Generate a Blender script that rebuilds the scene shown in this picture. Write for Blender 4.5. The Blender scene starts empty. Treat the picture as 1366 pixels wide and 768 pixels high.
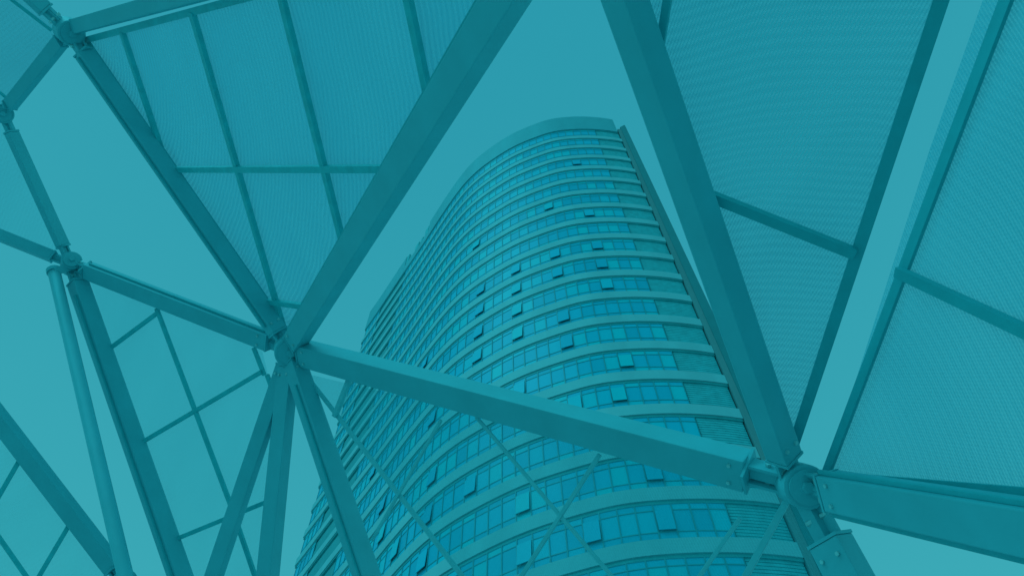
import bpy, bmesh, math, random
from mathutils import Vector, Matrix
random.seed(7)
R_ = math.radians
scene = bpy.context.scene
COL = scene.collection

# ------------------------------------------------------------------ camera
FPX = 990.0                       # focal length in pixels of the 1366 wide photograph
CX, CY = 683.0, 384.0
CAMLOC = Vector((0, 0, 1.6))
def _rot():
    vx, vy = 671.0, -178.0        # zenith vanishing point
    z = Vector((vx-CX, -(vy-CY), -FPX)).normalized()
    F = Vector((0, 0, -1)); fw = (F - z*F.dot(z)).normalized()
    rt = fw.cross(z)
    return Matrix((rt, fw, z))
ROT = _rot()
cd = bpy.data.cameras.new('camera'); cam = bpy.data.objects.new('camera', cd); COL.objects.link(cam)
cam.matrix_world = Matrix.Translation(CAMLOC) @ ROT.to_4x4()
cd.sensor_width = 36.0; cd.lens = 36.0*FPX/1366.0
cd.clip_start = 0.05; cd.clip_end = 6000
scene.camera = cam
def ray(u, v): return (ROT @ Vector((u-CX, -(v-CY), -FPX))).normalized()
def at(u, v, d): return CAMLOC + ray(u, v)*d
def proj(p):
    q = ROT.transposed() @ (Vector(p)-CAMLOC)
    if q.z > -1e-6: return (-9999, -9999)
    return (CX + FPX*q.x/-q.z, CY - FPX*q.y/-q.z)

# ------------------------------------------------------------------ light
SUN_EL, SUN_AZ = 48.0, 232.0      # azimuth from +Y clockwise
w = bpy.data.worlds.new('World'); scene.world = w; w.use_nodes = True
nt = w.node_tree; nt.nodes.clear()
L = nt.links.new
sky = nt.nodes.new('ShaderNodeTexSky'); sky.sky_type = 'NISHITA'; sky.sun_disc = False
sky.sun_elevation = R_(SUN_EL); sky.sun_rotation = R_(SUN_AZ); sky.dust_density = 4.0
bw = nt.nodes.new('ShaderNodeRGBToBW')
ma = nt.nodes.new('ShaderNodeMath'); ma.operation = 'MULTIPLY_ADD'     # thin even cloud veils most of the clear sky
ma.inputs[1].default_value = 0.035; ma.inputs[2].default_value = 10.15
gc = nt.nodes.new('ShaderNodeTexCoord'); sx = nt.nodes.new('ShaderNodeSeparateXYZ')
rp = nt.nodes.new('ShaderNodeValToRGB'); e = rp.color_ramp.elements
e[0].position = 0.0; e[0].color = (0.070, 0.50, 0.54, 1); e[1].position = 1.0; e[1].color = (0.024, 0.315, 0.410, 1)
x = e.new(0.6); x.color = (0.041, 0.378, 0.452, 1)
tint = nt.nodes.new('ShaderNodeVectorMath'); tint.operation = 'SCALE'
bg = nt.nodes.new('ShaderNodeBackground'); bg.inputs[1].default_value = 0.1
out = nt.nodes.new('ShaderNodeOutputWorld')
L(sky.outputs[0], bw.inputs[0]); L(bw.outputs[0], ma.inputs[0]); L(ma.outputs[0], tint.inputs['Scale'])
L(gc.outputs['Generated'], sx.inputs[0]); L(sx.outputs[2], rp.inputs[0]); L(rp.outputs[0], tint.inputs[0])
L(tint.outputs[0], bg.inputs[0]); L(bg.outputs[0], out.inputs[0])
sd = bpy.data.lights.new('sun', 'SUN'); sd.energy = 0.8; sd.angle = R_(30); sd.color = (0.10, 0.86, 1.0)
sun = bpy.data.objects.new('sun', sd); COL.objects.link(sun)
_d = Vector((math.sin(R_(SUN_AZ))*math.cos(R_(SUN_EL)), math.cos(R_(SUN_AZ))*math.cos(R_(SUN_EL)), math.sin(R_(SUN_EL))))
sun.rotation_euler = _d.to_track_quat('Z', 'Y').to_euler()
vs = scene.view_settings; vs.view_transform = 'Standard'; vs.look = 'None'; vs.exposure = 0; vs.gamma = 1; vs.use_curve_mapping = False

# ------------------------------------------------------------------ materials
def mat(name, col, rough=0.6, metal=0.0, var=0.12, scale=6.0, bump=0.0, spec=0.5, streak=False):
    m = bpy.data.materials.new(name); m.use_nodes = True
    t = m.node_tree; b = t.nodes['Principled BSDF']
    b.inputs['Roughness'].default_value = rough; b.inputs['Metallic'].default_value = metal
    b.inputs['Specular IOR Level'].default_value = spec
    tc = t.nodes.new('ShaderNodeTexCoord'); mp = t.nodes.new('ShaderNodeMapping')
    if streak: mp.inputs['Scale'].default_value = (1, 1, 0.15)
    n = t.nodes.new('ShaderNodeTexNoise'); n.inputs['Scale'].default_value = scale; n.inputs['Detail'].default_value = 6
    r = t.nodes.new('ShaderNodeMapRange'); r.inputs[1].default_value = 0.3; r.inputs[2].default_value = 0.7
    r.inputs[3].default_value = 1-var; r.inputs[4].default_value = 1+var
    v = t.nodes.new('ShaderNodeVectorMath'); v.operation = 'SCALE'; v.inputs[0].default_value = col
    t.links.new(tc.outputs['Object'], mp.inputs[0]); t.links.new(mp.outputs[0], n.inputs[0])
    t.links.new(n.outputs[0], r.inputs[0]); t.links.new(r.outputs[0], v.inputs['Scale'])
    t.links.new(v.outputs[0], b.inputs['Base Color'])
    if bump:
        bp = t.nodes.new('ShaderNodeBump'); bp.inputs['Strength'].default_value = bump; bp.inputs['Distance'].default_value = 0.01
        t.links.new(n.outputs[0], bp.inputs['Height']); t.links.new(bp.outputs[0], b.inputs['Normal'])
    return m
M = {}
M['steel'] = mat('painted_steel', (0.11, 0.54, 0.59), 0.6, 0, 0.05, 3.0, 0.15)
M['rail'] = mat('rail_metal', (0.03, 0.48, 0.52), 0.5, 0, 0.05, 9.0)
M['rod'] = mat('tie_rod_metal', (0.14, 0.62, 0.66), 0.45, 0, 0.05, 9.0)
M['steel_dark'] = mat('galvanised_frame', (0.03, 0.56, 0.59), 0.5, 0.0, 0.10, 9.0)
M['bolt'] = mat('bolt_steel', (0.35, 0.66, 0.66), 0.35, 0.3, 0.15, 30.0)
M['spandrel'] = mat('spandrel_panel', (0.25, 0.56, 0.59), 0.6, 0, 0.07, 0.6, 0.0, 0.3, True)
M['parapet'] = mat('parapet_panel', (0.12, 0.45, 0.50), 0.6, 0, 0.06, 0.5, 0.0, 0.3, True)
M['recess'] = mat('recess_wall', (0.02, 0.20, 0.22), 0.7, 0, 0.08, 1.0)
M['louvre'] = mat('louvre_metal', (0.05, 0.50, 0.54), 0.6, 0, 0.12, 2.0)
M['frame'] = mat('window_frame_metal', (0.02, 0.38, 0.42), 0.5, 0, 0.1, 4.0)
M['blind'] = mat('blind_bay_cladding', (0.03, 0.36, 0.39), 0.6, 0, 0.1, 1.0)
M['shadow_strip'] = mat('painted_shadow_line', (0.02, 0.38, 0.40), 0.6, 0, 0.1, 1.0)  # dark colour stands for the shadow line under each band
M['fin'] = mat('fin_concrete', (0.16, 0.32, 0.33), 0.7, 0, 0.08, 0.8, 0.0, 0.3, True)
M['shaded_fin'] = mat('fin_shaded_side', (0.005, 0.22, 0.24), 0.7, 0, 0.05, 1.0)  # shade on the fin's side face is put into this darker colour
M['roof'] = mat('roof_gravel', (0.3, 0.3, 0.3), 0.9, 0, 0.2, 3.0)
M['dark'] = mat('room_interior', (0.02, 0.60, 0.62), 0.9, 0, 0.1, 1.0)
def glass_mat():
    m = mat('tinted_window_glass', (0.01, 0.34, 0.44), 0.35, 0, 0.0, 1.0, 0, 0.12)
    t = m.node_tree; b = t.nodes['Principled BSDF']
    v = [n for n in t.nodes if n.type == 'VECT_MATH'][0]
    geo = t.nodes.new('ShaderNodeNewGeometry'); oi = t.nodes.new('ShaderNodeObjectInfo')
    ad = t.nodes.new('ShaderNodeMath'); ad.operation = 'ADD'
    fr = t.nodes.new('ShaderNodeMath'); fr.operation = 'FRACT'
    cr = t.nodes.new('ShaderNodeValToRGB')
    e = cr.color_ramp.elements; e[0].position = 0; e[0].color = (0.0, 0.46, 0.62, 1); e[1].position = 1; e[1].color = (0.0, 0.62, 0.70, 1)
    x = cr.color_ramp.elements.new(0.6); x.color = (0.0, 0.54, 0.72, 1)
    t.links.new(geo.outputs['Random Per Island'], ad.inputs[0]); t.links.new(oi.outputs['Random'], ad.inputs[1])
    t.links.new(ad.outputs[0], fr.inputs[0]); t.links.new(fr.outputs[0], cr.inputs[0])
    t.links.new(cr.outputs[0], b.inputs['Base Color'])
    return m
M['glass'] = glass_mat()
def mesh_mat(name, col, dens, pitch, amp, moire, ang=0.0):
    """perforated woven sheet: UVs are metres in the plane of the panel"""
    m = bpy.data.materials.new(name); m.use_nodes = True; t = m.node_tree
    b = t.nodes['Principled BSDF']; b.inputs['Base Color'].default_value = (*col, 1); b.inputs['Roughness'].default_value = 0.7
    o = t.nodes['Material Output']
    uv = t.nodes.new('ShaderNodeUVMap'); mp = t.nodes.new('ShaderNodeMapping'); mp.inputs['Rotation'].default_value = (0, 0, R_(ang))
    t.links.new(uv.outputs[0], mp.inputs[0])
    def wave(rotz, wl, amt):
        q = t.nodes.new('ShaderNodeMapping'); q.inputs['Rotation'].default_value = (0, 0, R_(rotz))
        wv = t.nodes.new('ShaderNodeTexWave'); wv.wave_type = 'BANDS'; wv.bands_direction = 'X'
        wv.inputs['Scale'].default_value = 0.314/wl; wv.inputs['Distortion'].default_value = 0
        t.links.new(mp.outputs[0], q.inputs[0]); t.links.new(q.outputs[0], wv.inputs[0])
        k = t.nodes.new('ShaderNodeMath'); k.operation = 'MULTIPLY_ADD'; k.inputs[1].default_value = amt; k.inputs[2].default_value = -amt/2
        t.links.new(wv.outputs['Fac'], k.inputs[0]); return k
    k1 = wave(0, pitch, amp); k2 = wave(68, pitch*1.12, amp*0.35)
    w3 = t.nodes.new('ShaderNodeTexWave'); w3.wave_type = 'RINGS'; w3.rings_direction = 'Z'      # slack folds of the stretched sheet
    w3.inputs['Scale'].default_value = 6.0; w3.inputs['Distortion'].default_value = 5.0; w3.inputs['Detail'].default_value = 1.0
    w3.inputs['Detail Scale'].default_value = 0.35
    t.links.new(mp.outputs[0], w3.inputs[0])
    k3 = t.nodes.new('ShaderNodeMath'); k3.operation = 'MULTIPLY_ADD'; k3.inputs[1].default_value = moire; k3.inputs[2].default_value = -moire/2
    t.links.new(w3.outputs['Fac'], k3.inputs[0])
    ns = t.nodes.new('ShaderNodeTexNoise'); ns.inputs['Scale'].default_value = 1.3; ns.inputs['Detail'].default_value = 3
    q = t.nodes.new('ShaderNodeMapping'); q.inputs['Scale'].default_value = (1, 0.35, 1); t.links.new(mp.outputs[0], q.inputs[0]); t.links.new(q.outputs[0], ns.inputs[0])
    k4 = t.nodes.new('ShaderNodeMath'); k4.operation = 'MULTIPLY_ADD'; k4.inputs[1].default_value = 0.28; k4.inputs[2].default_value = dens-0.14
    t.links.new(ns.outputs[0], k4.inputs[0])
    s = k4
    for k in (k1, k2, k3):
        a = t.nodes.new('ShaderNodeMath'); a.operation = 'ADD'; t.links.new(s.outputs[0], a.inputs[0]); t.links.new(k.outputs[0], a.inputs[1]); s = a
    s.use_clamp = True
    tr = t.nodes.new('ShaderNodeBsdfTransparent'); tr.inputs[0].default_value = (0.80, 1.0, 1.0, 1); mx = t.nodes.new('ShaderNodeMixShader')
    t.links.new(s.outputs[0], mx.inputs[0]); t.links.new(tr.outputs[0], mx.inputs[1]); t.links.new(b.outputs[0], mx.inputs[2])
    t.links.new(mx.outputs[0], o.inputs[0])
    return m

# ------------------------------------------------------------------ helpers
def link(name, bm, m, parent=None, smooth=False, recalc=True):
    if recalc: bmesh.ops.recalc_face_normals(bm, faces=bm.faces)
    me = bpy.data.meshes.new(name); bm.to_mesh(me); bm.free()
    me.materials.append(m)
    if smooth:
        for p in me.polygons: p.use_smooth = True
    o = bpy.data.objects.new(name, me); COL.objects.link(o)
    if parent: o.parent = parent
    return o
def tag(o, label=None, cat=None, group=None, kind=None):
    if label: o['label'] = label
    if cat: o['category'] = cat
    if group: o['group'] = group
    if kind: o['kind'] = kind
    return o
def hexa(bm, P):
    """eight points: four of one end, four of the other"""
    v = [bm.verts.new(p) for p in P]
    for f in ((0, 1, 2, 3), (7, 6, 5, 4), (0, 4, 5, 1), (1, 5, 6, 2), (2, 6, 7, 3), (3, 7, 4, 0)): bm.faces.new([v[i] for i in f])
def axes(a, b, n, roll=0.0):
    x = (b-a).normalized(); n = (n - x*n.dot(x)).normalized(); s = x.cross(n)
    if roll:
        q = Matrix.Rotation(R_(roll), 3, x); n = q @ n; s = q @ s
    return x, s, n
def bar(bm, a, b, w_, h_, n, roll=0.0):
    x, s, u = axes(a, b, n, roll)
    o = [(-w_/2, -h_/2), (w_/2, -h_/2), (w_/2, h_/2), (-w_/2, h_/2)]
    hexa(bm, [a+s*i+u*j for i, j in o]+[b+s*i+u*j for i, j in o])
def cyl(bm, a, b, r1, r2=None, seg=14):
    r2 = r1 if r2 is None else r2
    x = (b-a).normalized(); t = Vector((0, 0, 1)) if abs(x.z) < .9 else Vector((1, 0, 0))
    s = x.cross(t).normalized(); u = x.cross(s)
    A = [bm.verts.new(a+(s*math.cos(k*2*math.pi/seg)+u*math.sin(k*2*math.pi/seg))*r1) for k in range(seg)]
    B = [bm.verts.new(b+(s*math.cos(k*2*math.pi/seg)+u*math.sin(k*2*math.pi/seg))*r2) for k in range(seg)]
    for k in range(seg): bm.faces.new((A[k], A[(k+1) % seg], B[(k+1) % seg], B[k]))
    bm.faces.new(A[::-1]); bm.faces.new(B)
def bevel(bm, w_):
    bmesh.ops.bevel(bm, geom=list(bm.edges), offset=w_, segments=2, affect='EDGES', profile=0.6)

# ------------------------------------------------------------------ ground
bm = bmesh.new()
v = [bm.verts.new(p) for p in ((-3000, -3000, 0), (3000, -3000, 0), (3000, 3000, 0), (-3000, 3000, 0))]; bm.faces.new(v)
gm = mat('stone_paving', (0.47, 0.48, 0.48), 0.8, 0, 0.12, 0.4)
t = gm.node_tree; br = t.nodes.new('ShaderNodeTexBrick'); br.inputs['Scale'].default_value = 1.2; br.inputs['Mortar Size'].default_value = 0.012
br.inputs['Color1'].default_value = (0.60, 0.61, 0.61, 1); br.inputs['Color2'].default_value = (0.56, 0.58, 0.58, 1); br.inputs['Mortar'].default_value = (0.2, 0.2, 0.2, 1)
vm = [n for n in t.nodes if n.type == 'VECT_MATH'][0]; tc = [n for n in t.nodes if n.type == 'TEX_COORD'][0]
t.links.new(tc.outputs['Object'], br.inputs[0]); t.links.new(br.outputs[0], vm.inputs[0])
tag(link('ground', bm, gm), kind='structure')

# ------------------------------------------------------------------ tower
FH = 3.6; HTOP = 94.0+1.6            # top of the highest windows
plan0 = [(14.35, 30.45), (13.2, 30.22), (11.8, 30.02), (9.2, 29.88), (6.0, 30.1), (4.0, 30.68), (0.7, 32.0), (-2.1, 33.7), (-4.5, 35.5), (-6.6, 37.7),
         (-8.95, 40.9), (-11.1, 44.1), (-13.0, 46.9), (-14.9, 49.6), (-18.0, 54.1), (-20.4, 57.6), (-22.2, 60.1)]
def catmull(P, n=16):
    o = []
    Q = [P[0]]+P+[P[-1]]
    for i in range(1, len(Q)-2):
        p0, p1, p2, p3 = [Vector(q) for q in Q[i-1:i+3]]
        for k in range(n):
            s = k/n
            o.append(0.5*((2*p1)+(p2-p0)*s+(2*p0-5*p1+4*p2-p3)*s*s+(3*p1-p0-3*p2+p3)*s**3))
    o.append(Vector(P[-1])); return o
_c = catmull(plan0)
_s = [0.0]
for i in range(1, len(_c)): _s.append(_s[-1]+(_c[i]-_c[i-1]).length)
SL = _s[-1]
def _raw(s):
    s = max(0, min(SL-1e-6, s)); lo = 0
    for i in range(1, len(_s)):
        if _s[i] >= s: lo = i-1; break
    f = (s-_s[lo])/max(1e-9, _s[lo+1]-_s[lo]); return _c[lo].lerp(_c[lo+1], f)
def _smooth(s):                       # evens out the traced points
    a = Vector((0, 0)); wsum = 0
    r_ = min(2.0, s, SL-s)
    for k in range(-4, 5):
        g = math.exp(-(k/2.5)**2); a += _raw(s+k/4*r_)*g; wsum += g
    return a/wsum
_T = [_smooth(SL*i/600) for i in range(601)]
def cp(s):
    x = max(0, min(SL, s))/SL*600; i = min(599, int(x)); return _T[i].lerp(_T[i+1], x-i)
def nrm(s):
    d = (cp(s+0.4)-cp(s-0.4)).normalized(); n = Vector((-d.y, d.x))
    return n if n.dot(-cp(s)) > 0 else -n
def P3(s, off, z):                    # a point off metres outside the facade line
    p = cp(s)+nrm(s)*off; return Vector((p.x, p.y, z))
def s_of(x):                          # arc position of a plan x
    lo, hi = 0, SL
    for _ in range(40):
        m_ = (lo+hi)/2
        if cp(m_).x > x: lo = m_
        else: hi = m_
    return lo
S_G0 = s_of(11.2); S_D0 = s_of(-15.2); S_D1 = s_of(-19.45); S_END = SL
NB = round((S_D0-S_G0)/0.97); BAY = (S_D0-S_G0)/NB
NB2 = round((S_END-0.5-S_D1)/0.97); BAY2 = (S_END-0.5-S_D1)/NB2
tower = bpy.data.objects.new('office_tower', None); COL.objects.link(tower); tower.location = (0, 0, 0)
tag(tower, 'tall curved office tower with blue glass ribbons between pale bands, behind the steel lattice', 'tower')
BACK = [(-17, 68), (-8, 74), (4, 75), (15, 69), (22, 58), (22.5, 52), (19.6, 43), (15.6, 33.2)]
NF = 26
def strip(bm, s0, s1, z0, z1, o_in, o_out, step=0.5):
    n = max(1, int((s1-s0)/step+0.5)); rings = []
    for i in range(n+1):
        s = s0+(s1-s0)*i/n
        rings.append([bm.verts.new(P3(s, o, z)) for o, z in ((o_out, z0), (o_out, z1), (o_in, z1), (o_in, z0))])
    for a, b in zip(rings, rings[1:]):
        for k in range(4): bm.faces.new((a[k], a[(k+1) % 4], b[(k+1) % 4], b[k]))
    bm.faces.new(rings[0]); bm.faces.new(rings[-1][::-1])
# body: the inner wall behind glass and louvres, closed at the back
bm = bmesh.new()
ring = [P3(SL*i/60, -0.40, 0) for i in range(61)]
ring = [(p.x, p.y) for p in ring]+[(x, y) for x, y in BACK]
lo = [bm.verts.new((x, y, 0)) for x, y in ring]; hi = [bm.verts.new((x, y, HTOP+0.3)) for x, y in ring]
for i in range(len(ring)): j = (i+1) % len(ring); bm.faces.new((lo[i], lo[j], hi[j], hi[i]))
bm.faces.new(hi); link('wall', bm, M['dark'], tower)
BH = 0.96
for k in range(NF):
    zt = HTOP-FH*(k+1)                # top of this floor's spandrel... bottom of window above
    bm = bmesh.new()
    strip(bm, 0.0, SL, zt-0.02, zt+BH-0.02, -0.5, 0.03)
    link('spandrel_band', bm, M['spandrel'], tower)
    bm = bmesh.new()                  # set-back strip under the band, coloured dark as its shadow line
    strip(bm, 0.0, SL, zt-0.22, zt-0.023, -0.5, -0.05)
    link('band_shadow_strip', bm, M['shadow_strip'], tower)
# parapet: high screen over the front, dropped towards the left corner
S_P = s_of(-11.7); S_Q = s_of(-15.6)
bm = bmesh.new(); strip(bm, 0.15, S_P, HTOP, HTOP+5.45, -0.35, 0.06); link('parapet', bm, M['parapet'], tower)
bm = bmesh.new(); strip(bm, S_P+0.02, S_Q, HTOP, HTOP+2.3, -0.35, 0.04); strip(bm, S_Q+0.02, SL, HTOP, HTOP+5.3, -0.35, 0.05)
link('parapet', bm, M['parapet'], tower)
bm = bmesh.new(); strip(bm, 0.15, SL, HTOP-0.22, HTOP-0.003, -0.5, -0.05); link('band_shadow_strip', bm, M['shadow_strip'], tower)
for i, (a, b, hgt) in enumerate(((0.3, 1.3, 4.6), (1.9, 2.5, 3.6), (3.1, 4.1, 4.1), (S_Q-S_P-0.8, S_Q-S_P-0.1, 4.9))):
    bm = bmesh.new(); strip(bm, S_P+a, S_P+b, HTOP+2.32, HTOP+hgt, -0.3, 0.0); link('roof_ventilator', bm, M['louvre'], tower)
bm = bmesh.new()
vv = [bm.verts.new((x, y, HTOP+0.5)) for x, y in ring]; bm.faces.new(vv)
link('roof', bm, M['roof'], tower)
# fin at the right-hand corner
bm = bmesh.new()
a, b = Vector((14.36, 30.62)), Vector((14.86, 30.66)); c2, d2 = Vector((14.90, 31.2)), Vector((14.36, 31.2))
ZF = HTOP+2.35
def prism(bm, pts, z0, z1):
    A = [bm.verts.new((p[0], p[1], z0)) for p in pts]; B = [bm.verts.new((p[0], p[1], z1)) for p in pts]
    for i in range(len(pts)): j = (i+1) % len(pts); bm.faces.new((A[i], A[j], B[j], B[i]))
    bm.faces.new(A[::-1]); bm.faces.new(B)
prism(bm, [(14.37, 30.40), (14.84, 30.48), (14.84, 31.6), (14.37, 31.6)], 0, HTOP+1.4); link('corner_wall', bm, M['fin'], tower)
bm = bmesh.new(); prism(bm, [(14.85, 30.52), (15.44, 30.22), (15.62, 30.5), (14.85, 31.6)], 0, HTOP+2.5); link('corner_fin', bm, M['shaded_fin'], tower)
# louvres beside the fin and in the blind bay on the left
for k in range(NF):
    z0 = HTOP-FH*(k+1)+BH; z1 = HTOP-FH*k-0.22
    bm = bmesh.new()
    n = 11
    for i in range(n):
        za = z0+(z1-z0)*(i+0.15)/n; zb = z0+(z1-z0)*(i+0.97)/n
        strip(bm, 0.05, S_G0-0.08, za, zb, -0.36, -0.14, 0.6)
    link('louvre_panel', bm, M['louvre'], tower)
    bm = bmesh.new()
    strip(bm, S_D0+0.1, S_D1-0.08, z0+0.02, z0+0.95, -0.38, -0.08, 1.0); strip(bm, S_D0+0.1, S_D1-0.08, z0+1.1, z1-0.35, -0.38, -0.14, 1.0)
    link('blind_panel', bm, M['blind'], tower)
# windows
OPENPX = [(731,276),(785,286),(795,331),(739,341),(802,355),(685,360),(743,367),(638,385),(687,387),(809,383),(636,414),(687,415),(750,426),(634,443),(687,446),
          (755,460),(635,475),(834,484),(692,519),(765,542),(627,647),(574,638),(570,685),(563,744),(697,673),(699,741),(870,632),(885,700),(792,715),(530,728),(511,668),(503,714),
          (768,217),(832,512),(575,490),(505,640),(583,560),(640,330)]
def window_geo(sa, sb, z0, z1, opened):
    """returns list of (kind, quads)"""
    g = bmesh.new(); f = bmesh.new()
    m_ = 0.035; o = -0.08; H_ = z1-z0
    zt = z1-H_*0.19; zb = z0+H_*0.20
    def quad(bm, za, zb_, oa=o, ob=o):
        jt = random.uniform(-0.006, 0.006)
        bm.faces.new([bm.verts.new(p) for p in (P3(sa+m_, oa, za), P3(sb-m_, oa+jt, za), P3(sb-m_, ob+jt, zb_), P3(sa+m_, ob, zb_))])
    quad(g, z0+.03, zb-.03); quad(g, zt+.03, z1-.03)
    if not opened: quad(g, zb+.03, zt-.03)
    else: quad(f, zb+.03, zt-.03, -.13, -.13)          # dark quad standing in for the shade inside the opening
    def fb(s0, s1, za, zb_, oi=-0.14, oo=-0.05):
        hexa(f, [P3(s0, oi, za), P3(s0, oo, za), P3(s0, oo, zb_), P3(s0, oi, zb_), P3(s1, oi, za), P3(s1, oo, za), P3(s1, oo, zb_), P3(s1, oi, zb_)])
    fb(sa+.002, sa+m_, z0, z1, -.14, -.03); fb(sb-m_, sb-.002, z0, z1, -.14, -.03)
    fb(sa+m_+.001, sb-m_-.001, zt-.03, zt+.03); fb(sa+m_+.001, sb-m_-.001, zb-.03, zb+.03)
    fb(sa+m_+.001, sb-m_-.001, z1-.04, z1-.005); fb(sa+m_+.001, sb-m_-.001, z0+.005, z0+.035)
    return g, f
def sash(sa, sb, z0, z1):
    H_ = z1-z0; zt = z1-H_*0.19-.03; zb = z0+H_*0.20+.03; m_ = .045
    hh = zt-zb; dx, dz = math.sin(R_(3.5))*hh, math.cos(R_(3.5))*hh
    bm = bmesh.new(); s0, s1 = sa+m_, sb-m_
    hexa(bm, [P3(s0, -.02, zt), P3(s0, .02, zt), P3(s0, .02+dx, zt-dz), P3(s0, -.02+dx, zt-dz), P3(s1, -.02, zt), P3(s1, .02, zt), P3(s1, .02+dx, zt-dz), P3(s1, -.02+dx, zt-dz)])
    return bm
wins = []
for k in range(NF):
    z0 = HTOP-FH*(k+1)+BH; z1 = HTOP-FH*k-0.22
    for i in range(NB): wins.append((S_G0+BAY*i, S_G0+BAY*(i+1), z0, z1))
    for i in range(NB2): wins.append((S_D1+BAY2*i, S_D1+BAY2*(i+1), z0, z1))
def wpx(wn): return proj(P3((wn[0]+wn[1])/2, -.2, (wn[2]+wn[3])/2))
cent = [wpx(wn) for wn in wins]
openset = set()
for u, v_ in OPENPX:
    best = min(range(len(wins)), key=lambda i: (cent[i][0]-u)**2+(cent[i][1]-v_+3)**2)
    openset.add(best)
def warea(i):
    wn = wins[i]; u, v_ = cent[i]
    if not (5 < u < 1361 and 5 < v_ < 763): return -1
    # the big beam and the legs of the lattice hide these
    y_b = 485+(u-410)*(640-485)/(1065-410)
    if abs(v_-y_b) < 24: return -1
    q = [proj(P3(s, -.2, z)) for s, z in ((wn[0], wn[2]), (wn[1], wn[2]), (wn[1], wn[3]), (wn[0], wn[3]))]
    return abs(sum(q[j][0]*q[(j+1) % 4][1]-q[(j+1) % 4][0]*q[j][1] for j in range(4)))/2
order = sorted(range(len(wins)), key=lambda i: -warea(i))
big = set(order[:100])
rest_g = bmesh.new(); rest_f = bmesh.new()
def absorb(dst, src):
    me = bpy.data.meshes.new('tmp'); src.to_mesh(me); src.free(); dst.from_mesh(me); bpy.data.meshes.remove(me)
for i, wn in enumerate(wins):
    g, f = window_geo(*wn, i in openset)
    if i in big:
        wo = link('window', g, M['glass'], tower, recalc=False)
        link('window_frame', f, M['frame'], wo)
        if i in openset:
            link('open_sash', sash(*wn), M['glass'], wo); wo['label'] = 'window with its top-hung sash pushed open'
    else:
        absorb(rest_g, g); absorb(rest_f, f)
        if i in openset: absorb(rest_g, sash(*wn))
rw = link('window', rest_g, M['glass'], tower, recalc=False); rw['kind'] = 'stuff'
rf = link('window_frame', rest_f, M['frame'], rw); rf['kind'] = 'stuff'

# ------------------------------------------------------------------ steel lattice
def foot(u0, v0, u1, v1, dist):
    """ground point on the image line through two pixels, dist metres from under the camera"""
    lo, hi = 1.0, 400.0
    def g(t_):
        r = ray(u0+(u1-u0)*t_, v0+(v1-v0)*t_)
        if r.z >= -1e-4: return 1e9
        return (Vector((r.x, r.y))*(CAMLOC.z/-r.z)).length
    for _ in range(60):
        m_ = (lo+hi)/2
        if g(m_) > dist: lo = m_
        else: hi = m_
    r = ray(u0+(u1-u0)*hi, v0+(v1-v0)*hi); p = CAMLOC+r*(CAMLOC.z/-r.z); p.z = 0; return p
N = {'A': at(387, 466, 8.7), 'B': at(1067, 646, 5.6), 'G': at(787, -185, 4.25), 'C': at(92, 42, 10.0), 'E': at(95, 352, 11.0), 'D': at(4, 152, 11.4),
     'R': at(1560, 738, 3.75), 'X': at(1540, -430, 4.0), 'CL': at(-40, -80, 10.0), 'EL': at(-120, 266, 12.0), 'DL': at(-110, 95, 12.0), 'T': at(787, -152, 4.3)}
F = {'L1': foot(387, 466, 278, 790, 14.5), 'L2': foot(387, 466, 355, 790, 12.5), 'L3': foot(387, 466, 497, 790, 9.5), 'M1': foot(97, 352, 250, 790, 13.0),
     'M2': foot(76, 362, 176, 790, 9.0), 'D1': foot(1067, 646, 1150, 800, 7.0)}
N['N0'] = at(-120, 404, 11.0); N['N1'] = at(166, 776, 9.6)
canopy = bpy.data.objects.new('steel_lattice_canopy', None); COL.objects.link(canopy)
tag(canopy, 'dark steel lattice of bolted beams and framed mesh panels in front of the tower', 'canopy')
def beam(a, b, w_, h_, roll, g0=0.3, g1=0.3, name='beam', conn=True, m=None):
    x = (b-a).normalized(); n = CAMLOC-(a+b)/2
    L_ = (b-a).length
    p = a+x*g0; q = b-x*g1
    bm = bmesh.new(); bar(bm, p, q, w_, h_, n, roll); bevel(bm, 0.009)
    o = link(name, bm, m or M['steel'], canopy)
    if conn:
        for c, e, s in ((a, p, 1), (b, q, -1)):
            if (c == a and g0 < .05) or (c == b and g1 < .05): continue
            x_, sd_, u_ = axes(a, b, n, roll)
            bm = bmesh.new()
            # end plate, two cheek plates, pin
            bar(bm, e-x*s*0.022, e-x*s*0.001, w_*1.04, h_*1.04, n, roll)
            for q_ in (-1, 1):
                bar(bm, e-x*s*0.023+sd_*q_*w_*0.27, c+x*s*0.06+sd_*q_*w_*0.27, 0.022, h_*0.62, n, roll)
            bar(bm, e-x*s*0.024, c+x*s*0.10, w_*0.30, h_*0.28, n, roll)
            co = link('end_bracket', bm, M['steel'], o)
            g = (e-c).length
            if (e-CAMLOC).length > 11: continue
            for q_ in (-1, 1):
                z_ = c+x*s*g*.6+sd_*q_*w_*0.27; bm = bmesh.new()
                cyl(bm, z_-sd_*0.035, z_+sd_*0.035, 0.021, seg=6); link('bolt', bm, M['bolt'], o)
            if (e-CAMLOC).length > 9.4: continue
            for q_ in (-.28, .28):
                z_ = e+x*s*.1+sd_*q_*w_+u_*h_/2; bm = bmesh.new()
                cyl(bm, z_, z_+u_*0.014, 0.015, seg=6); link('bolt', bm, M['bolt'], o)
    return o
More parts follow.
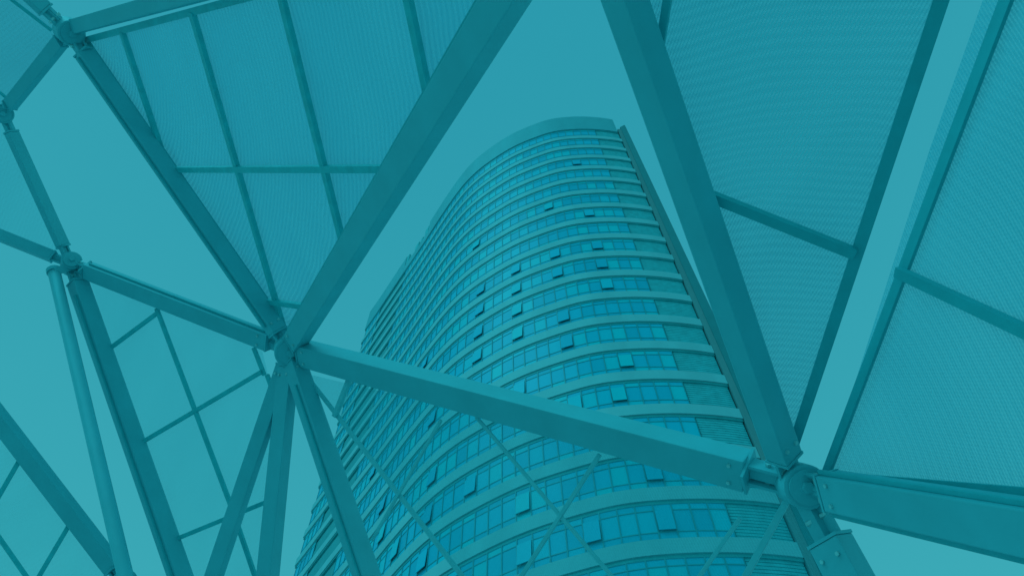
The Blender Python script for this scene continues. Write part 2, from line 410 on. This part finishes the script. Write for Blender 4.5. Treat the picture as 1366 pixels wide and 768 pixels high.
def node(p, r, h_, axis):
    bm = bmesh.new(); ax = axis.normalized()
    cyl(bm, p-ax*h_/2, p+ax*h_/2, r, seg=20); bevel(bm, r*0.12)
    o = link('node_hub', bm, M['steel'], canopy)
    for s in (-1, 1):
        bm = bmesh.new()
        cyl(bm, p+ax*s*(h_/2+.001), p+ax*s*(h_/2+0.02), r*0.78, seg=20)
        cyl(bm, p+ax*s*(h_/2+.018), p+ax*s*(h_/2+0.055), r*0.30, r*0.26, seg=6)
        link('hub_cap', bm, M['steel'], o)
    return o
def tocam(p): return (CAMLOC-p)
node(N['A'], 0.175, 0.34, tocam(N['A'])+Vector((0, 2, 0)))
node(N['B'], 0.15, 0.30, tocam(N['B'])+Vector((1.5, 0, -1)))
node(N['G'], 0.15, 0.30, tocam(N['G'])); node(N['C'], 0.14, 0.28, tocam(N['C'])+Vector((2, 2, 0)))
node(N['E'], 0.12, 0.26, tocam(N['E'])+Vector((0, -3, 3))); node(N['D'], 0.12, 0.24, tocam(N['D'])); node(N['R'], 0.14, 0.28, tocam(N['R'])); node(N['X'], 0.14, 0.28, tocam(N['X']))
node(N['N1'], 0.13, 0.26, tocam(N['N1'])); node(N['N0'], 0.15, 0.28, tocam(N['N0'])); node(N['CL'], 0.15, 0.28, tocam(N['CL'])); node(N['EL'], 0.15, 0.28, tocam(N['EL'])); node(N['DL'], 0.15, 0.28, tocam(N['DL']))
beam(N['A'], N['G'], 0.215, 0.18, -32, .24, .3)
beam(N['A'], N['B'], 0.245, 0.205, 32, .25, .36)
beam(at(1057, 640, 5.6), at(769, -185, 4.25), 0.175, 0.17, 44, .22, .3)
beam(N['B'], N['R'], 0.225, 0.17, 24, .36, .3)
beam(N['R'], N['X'], 0.25, 0.20, 0, .3, .3); beam(N['G'], N['X'], 0.25, 0.20, 0, .3, .3)
beam(N['A'], N['C'], 0.185, 0.14, 30, .25, .3)
beam(N['A'], N['E'], 0.195, 0.155, -30, .3, .3)
beam(at(92, 38, 10.0), at(787, -154, 4.3), 0.15, 0.09, -12, .2, .2)
beam(N['C'], N['D'], 0.15, 0.10, 35, .22, .22); beam(N['C'], N['CL'], 0.16, 0.10, 30, .3, .3)
beam(N['D'], N['E'], 0.14, 0.10, -35, .25, .25); beam(N['E'], N['EL'], 0.14, 0.10, 20, .25, .3); beam(N['D'], N['DL'], .14, .1, 10, .25, .3)
beam(N['A'], F['L1'], 0.16, 0.12, 30, .2, .0); beam(N['A'], F['L2'], 0.18, 0.15, 40, .2, .0)
beam(N['A'], F['L3'], 0.20, 0.17, -40, .2, .0)
beam(N['E'], F['M1'], 0.20, 0.165, -35, .3, .0)
beam(N['N0'], N['N1'], 0.17, 0.14, 35, .3, .2)
beam(N['B'], F['D1'], 0.24, 0.17, 35, .40, .0)
bm = bmesh.new(); a = at(72, 362, 10.9); cyl(bm, a, F['M2'], 0.072, seg=20); o = link('tube_column', bm, M['steel'], canopy, True)
bm = bmesh.new(); bar(bm, a-Vector((0, 0, .02)), at(92, 356, 10.95), .1, .16, tocam(a)); cyl(bm, a-(F['M2']-a).normalized()*.03, a+(F['M2']-a).normalized()*.02, .085, seg=20); link('end_bracket', bm, M['steel'], o)
for f_ in F.values():
    bm = bmesh.new(); prism(bm, [(f_.x-.25, f_.y-.25), (f_.x+.25, f_.y-.25), (f_.x+.25, f_.y+.25), (f_.x-.25, f_.y+.25)], 0.0, .03); link('base_plate', bm, M['steel'], canopy)

def rail(a, b, w_, h_, roll, du, dn, r_, g0=.35, g1=.35):
    """slim clamping rail fixed along a beam: du along its side, dn along its depth"""
    x = (b-a).normalized(); n = CAMLOC-(a+b)/2; _, sd_, u_ = axes(a, b, n, roll)
    off = sd_*(du*(w_/2+r_/2+.001)) + u_*(dn*h_/2)
    bm = bmesh.new(); bar(bm, a+x*g0+off, b-x*g1+off, r_, r_*.8, n, roll); bevel(bm, .004)
    link('clamp_rail', bm, M['rail'], canopy)
rail(N['A'], N['G'], .215, .18, -32, -1, .55, .03)
rail(at(1057, 640, 5.6), at(769, -185, 4.25), .175, .17, 44, 1, -.5, .03)
rail(N['A'], N['C'], .185, .14, 30, 1, .4, .03); rail(N['A'], N['C'], .185, .14, 30, -1, .3, .03)
rail(N['A'], N['E'], .195, .155, -30, 1, .3, .025); rail(N['A'], N['E'], .195, .155, -30, -1, .3, .025)
rail(N['B'], N['R'], .225, .17, 24, 1, .2, .05); rail(N['B'], N['R'], .225, .17, 24, -1, .5, .03)
rail(N['E'], F['M1'], .20, .165, -35, 1, .4, .03, .5, .3); rail(N['A'], F['L3'], .20, .17, -40, 1, .4, .025, .5, .3)
class Panel:
    """a flat framed mesh panel lying in the plane of three points, off metres above the beams"""
    def __init__(s, p, q, r, off):
        s.n = (q-p).cross(r-p).normalized()
        if s.n.dot(CAMLOC-p) > 0: s.n = -s.n
        s.o = p+s.n*off; s.x = (q-p).normalized(); s.y = s.n.cross(s.x)
    def px(s, u, v_):
        d = ray(u, v_); t_ = (s.o-CAMLOC).dot(s.n)/d.dot(s.n); return CAMLOC+d*t_
    def sheet(s, poly, m, parent):
        bm = bmesh.new(); pts = [s.px(*q) for q in poly]
        th = 0.004
        lo = [bm.verts.new(p) for p in pts]; f = bm.faces.new(lo)
        uvl = bm.loops.layers.uv.new('UVMap')
        for l in f.loops:
            d = l.vert.co-s.o; l[uvl].uv = (d.dot(s.x), d.dot(s.y))
        return link('mesh_sheet', bm, m, parent)
    def bar(s, bm, p, q, w_, h_=None, lift=0.0):
        h_ = h_ or w_*0.8
        a, b = s.px(*p)-s.n*(lift+h_/2+.004), s.px(*q)-s.n*(lift+h_/2+.004); bar(bm, a, b, w_, h_, s.n)
    def build(s, frame, mull, sheets, fw, mw, m, fm=None, fh=None):
        fm = fm or M['steel_dark']
        bm = bmesh.new()
        for i, (p, q) in enumerate(frame): s.bar(bm, p, q, fw, fh, 0.003*i)
        fo = link('panel_frame', bm, fm, canopy)
        for i, e in enumerate(mull):
            p, q = e[0], e[1]; w_ = e[2] if len(e) > 2 else mw
            b2 = bmesh.new(); s.bar(b2, p, q, w_, None, 0.012+0.004*i); bevel(b2, 0.003)
            link('mullion', b2, fm, fo)
        for sh in sheets: s.sheet(sh, m, fo)
MM = {'p1': mesh_mat('mesh_canvas_left', (0.01, 0.62, 0.80), 0.48, 0.03, 0.05, 0.16, 0),
      'p2': mesh_mat('mesh_woven_middle', (0.03, 0.60, 0.72), 0.44, 0.017, 0.22, 0.11, 50),
      'p3': mesh_mat('mesh_woven_right', (0.03, 0.58, 0.70), 0.46, 0.018, 0.28, 0.08, 20),
      'p4': mesh_mat('mesh_sheer', (0.03, 0.50, 0.60), 0.18, 0.03, 0.03, 0.02, 0),
      'p6': mesh_mat('mesh_sheer_near', (0.03, 0.50, 0.58), 0.26, 0.02, 0.08, 0.02, 40)}
p = Panel(N['C'], N['G'], N['A'], 0.16)
p.build([((118, 53), (420, -27)), ((118, 53), (385, 455))],
        [((168, 42), (219, 196)), ((262, 16), (384, 440)), ((380, -14), (466, 335)), ((546, -30), (579, 130)), ((232, 224), (530, 222)), ((350, 397), (420, 406)), ((420, -27), (700, -110), .06)],
        [[(118, 53), (420, -27), (760, -120), (600, 100), (395, 458)]], 0.065, 0.062, MM['p1'])
p = Panel(N['B'], N['G'], N['X'], 0.16)
p.build([((1056, 600), (1262, -20)), ((1262, -20), (1300, -135))],
        [((940, 254), (1142, 334), .062), ((899, -40), (883, 62), .045), ((905, -135), (1300, -135), .06)],
        [[(1058, 600), (1300, -135), (830, -160), (850, -20)]], 0.068, 0.06, MM['p2'], M['rail'], 0.03)
p = Panel(N['B'], N['R'], N['X'], 0.14)
p.build([((1102, 638), (1352, -15)), ((1352, -15), (1400, -140)), ((1104, 634), (1480, 668))],
        [((1206, 362), (1480, 488), .06)],
        [[(1100, 636), (1240, 200), (1322, -30), (1365, -150), (1640, -150), (1540, 676)]], 0.066, 0.06, MM['p3'], M['rail'], 0.022)
p = Panel(N['E'], N['A'], F['M1'], 0.10)
p.build([((340, 464), (354, 500))],
        [((148, 466), (214, 417)), ((212, 412), (318, 692)), ((192, 590), (352, 496)), ((238, 718), (360, 668)), ((317, 688), (352, 790)), ((360, 500), (382, 560))],
        [[(118, 368), (350, 468), (372, 560), (362, 900), (290, 900)]], 0.042, 0.045, MM['p4'])
p = Panel(N['N0'], N['N1'], at(0, 900, 9.5), 0.10)
p.build([((-20, 690), (50, 790))], [((28, 612), (-10, 678)), ((93, 700), (40, 790))],
        [[(-120, 420), (160, 776), (150, 950), (-120, 950)]], 0.045, 0.045, MM['p4'])
p = Panel(N['C'], N['CL'], N['D'], 0.10)
p.build([((0, 122), (22, 140)), ((-60, -60), (70, 40))], [], [[(-60, -60), (35, -5), (84, 48), (4, 140), (-110, 100)]], 0.03, 0.03, mesh_mat('mesh_canvas_far', (0.03, 0.42, 0.56), 0.36, 0.045, 0.04, 0.03, 0))
p = Panel(N['E'], N['EL'], N['D'], 0.10)
p.build([((20, 190), (-20, 120))], [], [[(4, 160), (90, 345), (-120, 266), (-110, 100)]], 0.03, 0.03, mesh_mat('mesh_canvas_lower', (0.03, 0.42, 0.56), 0.16, 0.045, 0.04, 0.03, 0))
p = Panel(N['A'], N['B'], F['L3'], 0.10)
p.build([((408, 498), (640, 795))],
        [((472, 500), (450, 556), .055), ((638, 556), (826, 776), .030), ((803, 606), (684, 790), .034), ((592, 560), (500, 720), .030), ((990, 690), (920, 790), .030), ((1052, 668), (985, 790), .045)],
        [[(408, 498), (1050, 650), (1140, 830), (660, 830)]], 0.038, 0.03, MM['p6'], M['rod'])
